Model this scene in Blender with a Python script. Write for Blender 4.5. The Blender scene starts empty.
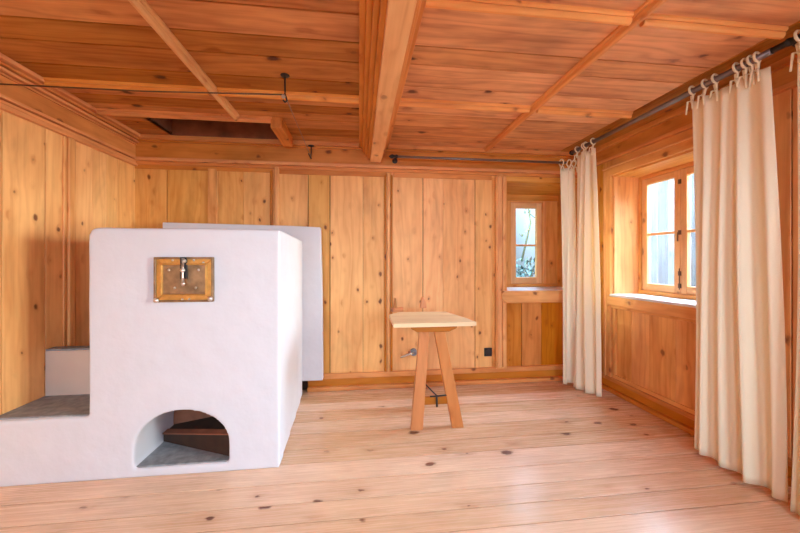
import bpy, bmesh, math, random
from mathutils import Vector, Matrix
random.seed(7)
PI = math.pi
sc = bpy.context.scene
C = sc.collection

# ------------------------------------------------------------------ camera
F = 340.0
YAW = math.atan(41.0 / F)
cd = bpy.data.cameras.new('camera')
cd.sensor_width = 36.0
cd.lens = F * 36.0 / 800.0
cd.shift_y = -5.5 / 800.0
cd.clip_start = 0.05
cam = bpy.data.objects.new('camera', cd)
cam.location = (0, 0, 1.2)
cam.rotation_euler = (PI / 2, 0, -YAW)
C.objects.link(cam)
sc.camera = cam

# ------------------------------------------------------------------ exposure, world
sc.view_settings.view_transform = 'Standard'
sc.view_settings.look = 'None'
sc.view_settings.gamma = 1.0
sc.view_settings.use_curve_mapping = False
EXPOSURE = 0.27
sc.view_settings.exposure = EXPOSURE
sc.cycles.max_bounces = 14
sc.cycles.diffuse_bounces = 10
sc.cycles.transparent_max_bounces = 12
sc.cycles.use_denoising = True
sc.cycles.sample_clamp_indirect = 6.0

world = bpy.data.worlds.new('world')
sc.world = world
world.use_nodes = True
nt = world.node_tree
nt.nodes.clear()
wo = nt.nodes.new('ShaderNodeOutputWorld')
bg = nt.nodes.new('ShaderNodeBackground')
tc = nt.nodes.new('ShaderNodeTexCoord')


def lobe(direction, fmin, power, gain, colour):
    """a soft bright area of the sky around a direction"""
    d_ = nt.nodes.new('ShaderNodeVectorMath'); d_.operation = 'DOT_PRODUCT'
    d_.inputs[1].default_value = Vector(direction).normalized()
    nt.links.new(tc.outputs['Generated'], d_.inputs[0])
    r_ = nt.nodes.new('ShaderNodeMapRange')
    r_.inputs['From Min'].default_value = fmin
    nt.links.new(d_.outputs['Value'], r_.inputs['Value'])
    p_ = nt.nodes.new('ShaderNodeMath'); p_.operation = 'POWER'; p_.inputs[1].default_value = power
    nt.links.new(r_.outputs['Result'], p_.inputs[0])
    v_ = nt.nodes.new('ShaderNodeVectorMath'); v_.operation = 'SCALE'
    v_.inputs[0].default_value = tuple(c * gain for c in colour)
    nt.links.new(p_.outputs[0], v_.inputs['Scale'])
    return v_.outputs[0]


SKY_BASE = (0.30, 0.36, 0.40)
COOL = lobe((0.76, -0.18, 0.62), 0.10, 2.2, 58.0, (0.50, 0.76, 1.08))     # bright hazy sky on the garden side
WARM = lobe((0.91, -0.39, 0.12), 0.84, 1.0, 52.0, (1.0, 0.87, 0.58))     # low evening glow
REAR = lobe((-0.60, -0.80, 0.22), 0.25, 1.4, 52.0, (0.62, 0.80, 1.02))    # open sky behind the house
a1 = nt.nodes.new('ShaderNodeVectorMath'); a1.operation = 'ADD'
nt.links.new(COOL, a1.inputs[0]); nt.links.new(WARM, a1.inputs[1])
a3 = nt.nodes.new('ShaderNodeVectorMath'); a3.operation = 'ADD'
nt.links.new(a1.outputs[0], a3.inputs[0]); nt.links.new(REAR, a3.inputs[1])
a2 = nt.nodes.new('ShaderNodeVectorMath'); a2.operation = 'ADD'
nt.links.new(a3.outputs[0], a2.inputs[0]); a2.inputs[1].default_value = SKY_BASE
nt.links.new(a2.outputs[0], bg.inputs['Color'])
nt.links.new(bg.outputs[0], wo.inputs['Surface'])

# room numbers (metres): camera stands at x=0, y=0
XL, XR, YB, YF, H = -1.95, 2.32, 3.24, -1.7, 2.30


def portal(loc, rot, sx, sy):
    l = bpy.data.lights.new('window_portal', 'AREA')
    l.shape = 'RECTANGLE'; l.size = sx; l.size_y = sy
    l.cycles.is_portal = True
    o = bpy.data.objects.new('window_portal', l)
    o.location = loc; o.rotation_euler = rot
    C.objects.link(o)


portal((2.66, 2.45, 1.45), (0, PI / 2, 0), 1.0, 0.8)
portal((2.66, 0.42, 1.45), (0, PI / 2, 0), 1.0, 0.9)
portal((-0.85, YF - 0.34, 1.45), (PI / 2, 0, 0), 0.9, 1.0)
portal((1.0, YF - 0.34, 1.45), (PI / 2, 0, 0), 0.9, 1.0)


# ------------------------------------------------------------------ materials
def new_mat(name):
    m = bpy.data.materials.new(name)
    m.use_nodes = True
    n = m.node_tree
    b = n.nodes['Principled BSDF']
    return m, n, b


def N(n, t, **kw):
    x = n.nodes.new(t)
    for k, v in kw.items():
        setattr(x, k, v)
    return x


def math_node(n, op, a, b=None, c=None, clamp=False):
    x = n.nodes.new('ShaderNodeMath'); x.operation = op; x.use_clamp = clamp
    for i, v in enumerate((a, b, c)):
        if v is None:
            continue
        if isinstance(v, (int, float)):
            x.inputs[i].default_value = v
        else:
            n.links.new(v, x.inputs[i])
    return x.outputs[0]


def mixc(n, f, a, b, mode='MIX'):
    x = n.nodes.new('ShaderNodeMix'); x.data_type = 'RGBA'; x.blend_type = mode
    for s, v in ((x.inputs[0], f), (x.inputs[6], a), (x.inputs[7], b)):
        if isinstance(v, (int, float)):
            s.default_value = v
        elif isinstance(v, tuple):
            s.default_value = v + (1,) if len(v) == 3 else v
        else:
            n.links.new(v, s)
    return x.outputs[2]


def wood(name, light, dark, knot, rough=0.5, knots=1.0, contrast=1.0, bump=0.12, toneamt=0.22, coat=0.0, spec=0.4, stain=.5, kscale=(5.5, 8.0, 8.0)):
    m, n, b = new_mat(name)
    at = N(n, 'ShaderNodeAttribute'); at.attribute_name = 'wc'
    tn = N(n, 'ShaderNodeAttribute'); tn.attribute_name = 'tn'
    wc = at.outputs['Vector']

    def scaled(v):
        x = N(n, 'ShaderNodeVectorMath', operation='MULTIPLY')
        n.links.new(wc, x.inputs[0]); x.inputs[1].default_value = v
        return x.outputs[0]

    def noise(v, detail=3, rough_=0.55, dist=0.0):
        x = N(n, 'ShaderNodeTexNoise')
        n.links.new(scaled(v), x.inputs['Vector'])
        x.inputs['Scale'].default_value = 1.0
        x.inputs['Detail'].default_value = detail
        x.inputs['Roughness'].default_value = rough_
        x.inputs['Distortion'].default_value = dist
        return x.outputs['Fac']
    # knots
    vo = N(n, 'ShaderNodeTexVoronoi'); vo.feature = 'F1'
    wob = N(n, 'ShaderNodeTexNoise'); n.links.new(scaled((22, 30, 30)), wob.inputs['Vector'])
    wob.inputs['Scale'].default_value = 1.0; wob.inputs['Detail'].default_value = 2
    wv = N(n, 'ShaderNodeVectorMath', operation='MULTIPLY_ADD'); n.links.new(wob.outputs['Color'], wv.inputs[0])
    wv.inputs[1].default_value = (.22, .13, .13); n.links.new(scaled(kscale), wv.inputs[2])
    n.links.new(wv.outputs[0], vo.inputs['Vector'])
    vo.inputs['Scale'].default_value = 1.0
    d = vo.outputs['Distance']
    sp = N(n, 'ShaderNodeSeparateColor'); n.links.new(vo.outputs['Color'], sp.inputs[0])
    present = math_node(n, 'GREATER_THAN', sp.outputs[0], 0.30)
    size = math_node(n, 'MULTIPLY_ADD', sp.outputs[1], 0.12, 0.04)
    kr = math_node(n, 'DIVIDE', d, size)
    k1 = N(n, 'ShaderNodeMapRange'); n.links.new(kr, k1.inputs['Value'])
    k1.inputs['From Min'].default_value = 1.25; k1.inputs['From Max'].default_value = 0.6
    kfac = math_node(n, 'MULTIPLY', k1.outputs[0], present)
    kfac = math_node(n, 'MULTIPLY', kfac, knots)
    kh = N(n, 'ShaderNodeMapRange'); n.links.new(d, kh.inputs['Value'])
    kh.inputs['From Min'].default_value = 0.42; kh.inputs['From Max'].default_value = 0.05
    halo = math_node(n, 'MULTIPLY', math_node(n, 'POWER', kh.outputs[0], 2.0), present)
    # growth-ring contour
    low = noise((1.1, 7.0, 7.0), 2)
    sx = N(n, 'ShaderNodeSeparateXYZ'); n.links.new(wc, sx.inputs[0])
    ph = math_node(n, 'MULTIPLY_ADD', sx.outputs[1], 95.0, math_node(n, 'MULTIPLY', low, 26.0))
    ph = math_node(n, 'MULTIPLY_ADD', halo, 5.0, ph)
    ring = math_node(n, 'MULTIPLY_ADD', math_node(n, 'SINE', ph), 0.5, 0.5)
    ring = math_node(n, 'POWER', ring, 2.2)
    fine = noise((3.0, 120.0, 120.0), 3, 0.6)
    blot = noise((1.6, 4.5, 4.5), 3, 0.6)
    streak = noise((0.7, 16.0, 16.0), 4, 0.6)
    patch = noise((1.3, 3.2, 3.2), 4, 0.65, .6)
    f = math_node(n, 'MULTIPLY', ring, 0.30 * contrast)
    f = math_node(n, 'MULTIPLY_ADD', math_node(n, 'SUBTRACT', streak, 0.40), 0.9 * contrast, f)
    f = math_node(n, 'MULTIPLY_ADD', math_node(n, 'SUBTRACT', fine, 0.42), 0.45 * contrast, f)
    f = math_node(n, 'MULTIPLY_ADD', math_node(n, 'SUBTRACT', blot, 0.40), 1.7 * contrast, f)
    f = math_node(n, 'MULTIPLY_ADD', halo, 0.55, f, clamp=True)
    col = mixc(n, f, light, dark)
    st = N(n, 'ShaderNodeMapRange'); n.links.new(patch, st.inputs['Value'])
    st.inputs['From Min'].default_value = .50; st.inputs['From Max'].default_value = .74
    sf = math_node(n, 'MULTIPLY', st.outputs[0], math_node(n, 'MULTIPLY_ADD', streak, 1.2, -.1, clamp=True))
    col = mixc(n, math_node(n, 'MULTIPLY', sf, stain), col, tuple(c * .45 for c in dark))
    col = mixc(n, kfac, col, knot)
    val = math_node(n, 'MULTIPLY_ADD', tn.outputs['Fac'], toneamt, 1.0)
    hs = N(n, 'ShaderNodeHueSaturation')
    n.links.new(col, hs.inputs['Color']); n.links.new(val, hs.inputs['Value'])
    sat = math_node(n, 'MULTIPLY_ADD', tn.outputs['Fac'], -0.12, 1.0)
    n.links.new(sat, hs.inputs['Saturation'])
    n.links.new(hs.outputs[0], b.inputs['Base Color'])
    rr = math_node(n, 'MULTIPLY_ADD', fine, 0.18, rough - 0.08)
    n.links.new(rr, b.inputs['Roughness'])
    b.inputs['Specular IOR Level'].default_value = spec
    b.inputs['Coat Weight'].default_value = coat
    b.inputs['Coat Roughness'].default_value = 0.3
    bp = N(n, 'ShaderNodeBump'); bp.inputs['Strength'].default_value = bump
    bp.inputs['Distance'].default_value = 0.004
    n.links.new(math_node(n, 'ADD', math_node(n, 'MULTIPLY', fine, -1.0), math_node(n, 'MULTIPLY', ring, -0.3)), bp.inputs['Height'])
    n.links.new(bp.outputs[0], b.inputs['Normal'])
    return m


def plain(name, col, rough=0.5, metal=0.0, var=0.12, scale=14.0, bump=0.15, spec=0.5, dist=0.004, detail=4):
    m, n, b = new_mat(name)
    t = N(n, 'ShaderNodeTexCoord')
    x = N(n, 'ShaderNodeTexNoise'); n.links.new(t.outputs['Object'], x.inputs['Vector'])
    x.inputs['Scale'].default_value = scale; x.inputs['Detail'].default_value = detail
    dk = tuple(c * (1 - var * 2) for c in col)
    lt = tuple(min(1, c * (1 + var)) for c in col)
    n.links.new(mixc(n, x.outputs['Fac'], dk, lt), b.inputs['Base Color'])
    b.inputs['Roughness'].default_value = rough
    b.inputs['Metallic'].default_value = metal
    b.inputs['Specular IOR Level'].default_value = spec
    if bump:
        bp = N(n, 'ShaderNodeBump'); bp.inputs['Strength'].default_value = bump
        bp.inputs['Distance'].default_value = dist
        n.links.new(x.outputs['Fac'], bp.inputs['Height'])
        n.links.new(bp.outputs[0], b.inputs['Normal'])
    return m


M = {}
M['pine'] = wood('pine_wall', (0.93, 0.51, 0.165), (0.64, 0.225, 0.04), (0.22, 0.07, 0.015), rough=0.5, contrast=.68, stain=.6, knots=1.2, kscale=(7.5, 10.0, 10.0))
M['pine_frame'] = wood('pine_frame', (0.87, 0.43, 0.135), (0.60, 0.21, 0.045), (0.20, 0.06, 0.02), rough=0.45, knots=.8)
M['ceil'] = wood('pine_ceiling', (0.72, 0.32, 0.11), (0.38, 0.11, 0.025), (0.10, 0.025, 0.01), rough=0.5, toneamt=.3, stain=.75, kscale=(4.5, 6.5, 6.5))
M['ceil_trim'] = wood('pine_ceiling_trim', (0.82, 0.45, 0.18), (0.60, 0.25, 0.08), (0.2, 0.06, 0.02), rough=0.42, knots=.6)
M['cornice'] = wood('pine_cornice', (0.80, 0.33, 0.09), (0.54, 0.17, 0.035), (0.15, 0.04, 0.01), rough=0.42, knots=.8)
M['bead'] = wood('pine_bead', (0.92, 0.40, 0.085), (0.66, 0.22, 0.035), (0.2, 0.05, 0.01), rough=0.4, knots=.6)
M['floor'] = wood('pine_floor', (0.78, 0.51, 0.32), (0.54, 0.29, 0.16), (0.17, 0.06, 0.03), rough=0.26, bump=.03, toneamt=.13, stain=.45, spec=.6, contrast=.6, knots=1.3, kscale=(4.2, 6.5, 6.5))
M['table'] = wood('table_board', (0.86, 0.66, 0.40), (0.70, 0.46, 0.22), (0.3, 0.13, 0.05), rough=0.5, knots=.3, contrast=.7)
M['leg'] = wood('table_leg_wood', (0.68, 0.27, 0.085), (0.50, 0.16, 0.04), (0.3, 0.1, 0.04), rough=0.45, knots=.2, contrast=.7)
M['dark'] = plain('old_dark_wood', (0.055, 0.022, 0.01), rough=0.8, var=.3)
M['soot'] = plain('sooty_brown', (0.34, 0.12, 0.06), rough=0.9, var=.4, scale=9)
M['plaster'] = plain('white_plaster', (0.70, 0.70, 0.74), rough=0.85, var=.03, scale=7.0, bump=.5, dist=.014, spec=.2)
M['plaster_old'] = plain('cream_plaster', (0.66, 0.55, 0.46), rough=0.9, var=.06, scale=6.0, bump=.3, dist=.01, spec=.2)
M['stone'] = plain('grey_slate', (0.30, 0.32, 0.34), rough=0.6, var=.35, scale=26.0, bump=.5, dist=.006)
M['brass'] = plain('aged_brass', (0.74, 0.40, 0.11), rough=0.38, metal=.8, var=.25, scale=30, bump=.2)
M['bronze'] = plain('dull_bronze', (0.40, 0.25, 0.13), rough=0.4, metal=.75, var=.4, scale=22, bump=.3)
M['steel'] = plain('bright_steel', (0.7, 0.66, 0.6), rough=0.28, metal=.9, var=.1)
M['iron'] = plain('dark_iron', (0.05, 0.045, 0.045), rough=0.45, metal=.6, var=.2)
M['rust'] = plain('rusty_iron', (0.16, 0.08, 0.045), rough=0.6, metal=.4, var=.3)
M['rod'] = plain('brown_steel_rod', (0.24, 0.19, 0.18), rough=0.35, metal=.7, var=.2)
M['black'] = plain('black_plastic', (0.015, 0.015, 0.018), rough=0.35, var=.1, bump=0)
M['foliage'] = plain('foliage', (0.018, 0.065, 0.055), rough=0.6, var=.5, scale=3, bump=0)
M['twig'] = plain('twig_bark', (0.06, 0.07, 0.03), rough=0.9, var=.3)
M['grass'] = plain('grass', (0.08, 0.12, 0.05), rough=0.9, var=.4, scale=3)
M['barn'] = wood('weathered_barn_boards', (0.20, 0.20, 0.22), (0.10, 0.10, 0.11), (0.1, 0.08, 0.08), rough=.8, toneamt=.5)
M['barn_red'] = wood('red_painted_boards', (0.5, 0.22, 0.20), (0.35, 0.13, 0.12), (0.1, 0.05, 0.05), rough=.8, toneamt=.3)
M['sill'] = plain('white_sill_paint', (0.80, 0.78, 0.76), rough=.4, var=.03)

# glass pane
m, n, b = new_mat('window_glass')
n.nodes.remove(b)
tr = N(n, 'ShaderNodeBsdfTransparent'); gl = N(n, 'ShaderNodeBsdfGlossy'); gl.inputs['Roughness'].default_value = .03
tr.inputs['Color'].default_value = (.95, .98, .98, 1)
mx = N(n, 'ShaderNodeMixShader'); mx.inputs[0].default_value = .05
n.links.new(tr.outputs[0], mx.inputs[1]); n.links.new(gl.outputs[0], mx.inputs[2])
n.links.new(mx.outputs[0], n.nodes['Material Output'].inputs[0])
M['glass'] = m

# curtain linen
m, n, b = new_mat('cream_linen')
t = N(n, 'ShaderNodeTexCoord')
x = N(n, 'ShaderNodeTexNoise'); x.inputs['Scale'].default_value = 260; x.inputs['Detail'].default_value = 2
n.links.new(t.outputs['Object'], x.inputs['Vector'])
col = mixc(n, x.outputs['Fac'], (0.90, 0.79, 0.56), (0.96, 0.87, 0.66))
n.links.new(col, b.inputs['Base Color'])
b.inputs['Roughness'].default_value = .9
b.inputs['Specular IOR Level'].default_value = .1
tl = N(n, 'ShaderNodeBsdfTranslucent'); n.links.new(mixc(n, 1.0, col, (1.0, .88, .66), 'MULTIPLY'), tl.inputs['Color'])
mx = N(n, 'ShaderNodeMixShader'); mx.inputs[0].default_value = .2
n.links.new(b.outputs[0], mx.inputs[1]); n.links.new(tl.outputs[0], mx.inputs[2])
n.links.new(mx.outputs[0], n.nodes['Material Output'].inputs[0])
M['linen'] = m


# ------------------------------------------------------------------ builders
class MB:
    """collects pieces into ONE mesh; wc = wood coordinate (x along the grain), tn = tone of the piece"""
    def __init__(self):
        self.bm = bmesh.new()
        self.wc = self.bm.verts.layers.float_vector.new('wc')
        self.tn = self.bm.verts.layers.float.new('tn')

    def mark(self, verts, grain='x', tone=None, mat=None):
        r = (random.uniform(-40, 40), random.uniform(-40, 40), random.uniform(-40, 40))
        tone = random.uniform(-1, 1) if tone is None else tone
        for v in verts:
            p = v.co
            if grain == 'x': w = (p.x, p.y, p.z)
            elif grain == 'y': w = (p.y, p.x, p.z)
            else: w = (p.z, p.x + p.y, p.y * .5 - p.x * .5)
            v[self.wc] = Vector((w[0] + r[0], w[1] + r[1], w[2] + r[2]))
            v[self.tn] = tone

    def box(self, x0, x1, y0, y1, z0, z1, grain='x', tone=None, mtx=None):
        vs = [self.bm.verts.new((x, y, z)) for z in (z0, z1) for y in (y0, y1) for x in (x0, x1)]
        for f in ((0, 2, 3, 1), (4, 5, 7, 6), (0, 1, 5, 4), (1, 3, 7, 5), (3, 2, 6, 7), (2, 0, 4, 6)):
            self.bm.faces.new([vs[i] for i in f])
        self.mark(vs, grain, tone)
        if mtx is not None:
            for v in vs: v.co = mtx @ v.co
        return vs

    def prism(self, pts, axis, a0, a1, grain='x', tone=None):
        """pts: polygon in the two other axes; extruded along axis from a0 to a1"""
        def P(p, a):
            if axis == 'x': return (a, p[0], p[1])
            if axis == 'y': return (p[0], a, p[1])
            return (p[0], p[1], a)
        A = [self.bm.verts.new(P(p, a0)) for p in pts]
        B = [self.bm.verts.new(P(p, a1)) for p in pts]
        nn = len(pts)
        self.bm.faces.new(A); self.bm.faces.new(B[::-1])
        for i in range(nn):
            self.bm.faces.new([A[(i + 1) % nn], A[i], B[i], B[(i + 1) % nn]])
        self.mark(A + B, grain, tone)
        return A + B

    def hexa(self, bot, top, grain='z', tone=None):
        vs = [self.bm.verts.new(p) for p in bot + top]
        for f in ((3, 2, 1, 0), (4, 5, 6, 7), (0, 1, 5, 4), (1, 2, 6, 5), (2, 3, 7, 6), (3, 0, 4, 7)):
            self.bm.faces.new([vs[i] for i in f])
        self.mark(vs, grain, tone)
        return vs

    def tube(self, path, r, seg=10, grain='x', caps=True):
        path = [Vector(p) for p in path]
        rs = r if isinstance(r, (list, tuple)) else [r] * len(path)
        rings = []
        up = None
        for i, p in enumerate(path):
            a = path[max(0, i - 1)]; bb = path[min(len(path) - 1, i + 1)]
            t = (bb - a).normalized()
            if up is None:
                up = t.orthogonal().normalized()
            up = (up - t * up.dot(t))
            up = up.normalized() if up.length > 1e-5 else t.orthogonal().normalized()
            s = t.cross(up)
            rings.append([self.bm.verts.new(p + (up * math.cos(2 * PI * k / seg) + s * math.sin(2 * PI * k / seg)) * rs[i]) for k in range(seg)])
        for i in range(len(rings) - 1):
            for k in range(seg):
                f = self.bm.faces.new([rings[i][k], rings[i][(k + 1) % seg], rings[i + 1][(k + 1) % seg], rings[i + 1][k]])
                f.smooth = True
        if caps:
            self.bm.faces.new(rings[0][::-1]); self.bm.faces.new(rings[-1])
        self.mark([v for q in rings for v in q], grain)

    def ball(self, c, r, seg=10, sc_=(1, 1, 1)):
        ret = bmesh.ops.create_uvsphere(self.bm, u_segments=seg, v_segments=max(5, seg // 2 + 1), radius=r)
        for v in ret['verts']:
            v.co = Vector((v.co.x * sc_[0], v.co.y * sc_[1], v.co.z * sc_[2])) + Vector(c)
        for v in ret['verts']:
            for f in v.link_faces: f.smooth = True
        self.mark(ret['verts'])

    def build(self, name, mat, parent=None, bevel=0.0, seg=2, offset=None):
        bmesh.ops.recalc_face_normals(self.bm, faces=self.bm.faces)
        me = bpy.data.meshes.new(name)
        self.bm.to_mesh(me); self.bm.free()
        me.materials.append(mat)
        o = bpy.data.objects.new(name, me)
        C.objects.link(o)
        if offset is not None:      # mesh given in world space; origin moved to the parent's base
            me.transform(Matrix.Translation(-Vector(offset)))
        if parent is not None:
            o.parent = parent
        if bevel:
            b_ = o.modifiers.new('bevel', 'BEVEL'); b_.width = bevel; b_.segments = seg
            b_.limit_method = 'ANGLE'; b_.angle_limit = math.radians(35)
            b_.harden_normals = False
        return o


def empty(name, loc, label=None, cat=None, group=None):
    o = bpy.data.objects.new(name, None); C.objects.link(o)
    o.location = loc
    o.empty_display_size = .1
    if label: o['label'] = label
    if cat: o['category'] = cat
    if group: o['group'] = group
    return o


def struct(o, label=None):
    o['kind'] = 'structure'
    if label: o['label'] = label
    return o


def tag(o, label, cat, group=None):
    o['label'] = label; o['category'] = cat
    if group: o['group'] = group
    return o


# ------------------------------------------------------------------ floor
f = MB()
ys = [3.26, 3.10, 2.93, 2.78, 2.60, 2.42, 2.223, 2.07, 1.89, 1.733, 1.60, 1.47, 1.27, 1.05, .85, .62, .4, .2, 0, -.25, -.5, -.75, -1.0, -1.25, -1.5, YF]
for a, bb in zip(ys[1:], ys[:-1]):
    cut = random.uniform(-.3, 1.6) if random.random() < .25 and a < 1.2 else None
    g = .0034
    if cut is None:
        f.box(XL - .02, XR + .02, a + g, bb - g, -.03, random.uniform(-.0008, .0008), 'x')
    else:
        f.box(XL - .02, cut - g, a + g, bb - g, -.03, 0, 'x')
        f.box(cut + g, XR + .02, a + g, bb - g, -.03, 0, 'x')
floor = struct(f.build('floor', M['floor'], bevel=.0012, seg=1), 'wide pale pine floorboards with knots')
f = MB(); f.box(XL - .3, XR + .3, YF - .3, YB + .4, -.12, -.031)
struct(f.build('floor_base', M['dark']))


# ------------------------------------------------------------------ walls
def planks(mb, axis, fixed, depth, edges, z0, z1, gap=.0011, tones=None, strong=()):
    """vertical boards; axis 'x': run along x at y=fixed..fixed+depth"""
    for i in range(len(edges) - 1):
        a, bb = edges[i], edges[i + 1]
        ga = .0034 if a in strong else gap
        gb = .0034 if bb in strong else gap
        t = None if tones is None else tones[i % len(tones)]
        if axis == 'x':
            mb.box(a + ga, bb - gb, min(fixed, fixed + depth), max(fixed, fixed + depth), z0, z1, 'z', t)
        else:
            mb.box(min(fixed, fixed + depth), max(fixed, fixed + depth), a + ga, bb - gb, z0, z1, 'z', t)


def batten(name, parent, mat, *bx, grain='z', bevel=.006, tone=0.0):
    q = MB()
    for b_ in bx:
        q.box(*b_, grain, tone)
    return q.build(name, mat, parent, bevel=bevel)


NX0, NX1, NZ0, NZ1 = 1.445, 2.26, .91, 2.0       # niche in the back wall
ed = [XL - .03, -1.69, -1.347, -1.262, -1.04, -.811, -.731, -.47, -.27, .038, .236, .31, .615, .813, 1.136, 1.33]
q = MB()
planks(q, 'x', YB, .02, ed, .10, 2.06, strong=(-1.69, -.47, -.27, .615, 1.136), tones=[-.3, -.5, .2, -.2, 0, -.2, .1, -.6, .2, .1, 0, .5, .7, .5, .2])
# boards below the niche and at its right side
q.box(NX1, XR + .03, YB, YB + .02, .80, 2.06, 'z', -.5)
q.box(1.33, NX0, YB, YB + .02, .80, 2.06, 'z', 0)
q.box(NX0, NX1, YB, YB + .02, NZ1, 2.06, 'x', -.5)
wall_back = struct(q.build('wall_back', M['pine'], bevel=.001, seg=1), 'pine board wall facing the camera')
q = MB(); planks(q, 'x', YB, .02, [1.33, 1.62, 1.83, 2.08, XR + .03], .10, .80, tones=[-.6, -.1, -.9, -.5], strong=(1.62, 2.08))
q.build('lower_panel', M['cornice'], wall_back, bevel=.002, seg=1)
q = MB()
q.box(XL - .3, NX0 - .002, YB + .021, YB + .36, -.03, 2.75)
q.box(NX1 + .002, XR + .3, YB + .021, YB + .36, -.03, 2.75)
q.box(NX0 - .002, NX1 + .002, YB + .021, YB + .36, -.03, NZ0 - .002)
q.box(NX0 - .002, NX1 + .002, YB + .021, YB + .36, NZ1 + .002, 2.75)
struct(q.build('wall_back_core', M['dark']))

# battens and stiles of the back wall
batten('batten', wall_back, M['pine_frame'], (-1.345, -1.268, YB - .014, YB + .001, .14, 2.03))
batten('batten', wall_back, M['pine_frame'], (-.765, -.728, YB - .03, YB + .001, .14, 2.06), tone=.3)
batten('batten', wall_back, M['pine_frame'], (.264, .292, YB - .028, YB + .001, .14, 2.02), tone=.2)
batten('batten', wall_back, M['cornice'], (-.81, -.785, YB - .012, YB + .001, .14, 2.03), (.240, .256, YB - .016, YB + .001, .14, 2.02), (.300, .318, YB - .016, YB + .001, .14, 2.02), tone=-.8)
batten('batten', wall_back, M['pine_frame'], (1.305, 1.335, YB - .012, YB + .001, .14, 2.03), tone=-.2)
# rounded pilaster beside the niche
q = MB()
def arch_prof(x0, x1, z0, z1, nseg=8):
    r = (x1 - x0) / 2; cx = (x0 + x1) / 2
    pts = [(x0, z0), (x1, z0)]
    for i in range(nseg + 1):
        a = PI * i / nseg
        pts.append((cx + r * math.cos(a), z1 - r * 0.8 + r * .8 * math.sin(a)))
    return pts
q.prism(arch_prof(1.335, 1.445, .14, 2.055), 'y', YB - .045, YB + .001, 'z', .1)
q.prism(arch_prof(1.350, 1.385, .16, 2.03), 'y', YB - .062, YB - .044, 'z', .5)
q.prism(arch_prof(1.395, 1.430, .16, 2.03), 'y', YB - .062, YB - .044, 'z', .3)
q.build('pilaster', M['pine_frame'], wall_back, bevel=.006)
# panel head moulding
q = MB()
q.box(XL, -.785, YB - .010, YB + .001, 2.01, 2.05, 'x', -.4)
q.box(-.728, .262, YB - .010, YB + .001, 2.00, 2.05, 'x', -.3)
q.box(.325, 1.305, YB - .010, YB + .001, 2.00, 2.05, 'x', 0)
q.build('head_rail', M['cornice'], wall_back, bevel=.004)
# frieze + cornice
q = MB()
q.box(XL, XR, YB - .012, YB + .02, 2.10, 2.275, 'x', -.4)
q.box(XL, XR, YB - .045, YB + .01, 2.075, 2.105, 'x', .5)
q.box(XL, XR, YB - .025, YB + .01, 2.045, 2.075, 'x', 0)
q.box(XL, XR, YB - .035, YB + .01, 2.245, 2.262, 'x', -.4)
q.box(XL, XR, YB - .055, YB + .01, 2.262, 2.30, 'x', .2)
q.build('cornice', M['cornice'], wall_back, bevel=.005)

# niche lining and sill
q = MB()
ND = YB + .34
q.hexa([(NX0 - .0, YB - .02, NZ0), (NX0 + .0, YB - .02, NZ0), (NX0, ND, NZ0), (NX0 - .001, ND, NZ0)],
       [(NX0 - .0, YB - .02, NZ1), (NX0 + .0, YB - .02, NZ1), (NX0, ND, NZ1), (NX0 - .001, ND, NZ1)]) if False else None
q.box(NX0 - .0, NX0 + .018, YB, ND, NZ0, NZ1, 'z', -.6)
q.hexa([(2.20, ND, NZ0), (NX1, YB - .0, NZ0), (NX1 + .02, YB - .0, NZ0), (2.22, ND, NZ0)],
       [(2.20, ND, NZ1), (NX1, YB - .0, NZ1), (NX1 + .02, YB - .0, NZ1), (2.22, ND, NZ1)], 'z', -.5)
q.hexa([(NX0, YB, 1.985), (NX1, YB, 1.985), (NX1, ND, 1.92), (NX0, ND, 1.92)],
       [(NX0, YB, 2.0), (NX1, YB, 2.0), (NX1, ND, 1.94), (NX0, ND, 1.94)], 'x', -.7)
q.box(NX0, NX1 + .05, ND - .035, ND + .02, 1.862, 2.02, 'x', -.5)
q.box(NX0, NX0 + .04, ND - .02, ND + .02, NZ0, 1.862, 'z', -.5)
q.build('niche_lining', M['pine_frame'], wall_back, bevel=.002)
q = MB()
q.prism([(1.372, .885), (1.40, .91), (2.30, .91), (2.30, .79), (1.42, .79), (1.372, .83)], 'y', YB - .095, YB + .001, 'x', .2)
q.build('sill_rail', M['pine_frame'], wall_back, bevel=.008)
q = MB()
q.box(NX0 + .004, NX1 - .004, YB - .085, ND, .895, .913, 'x')
q.build('window_sill', M['sill'], wall_back, bevel=.003)


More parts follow.
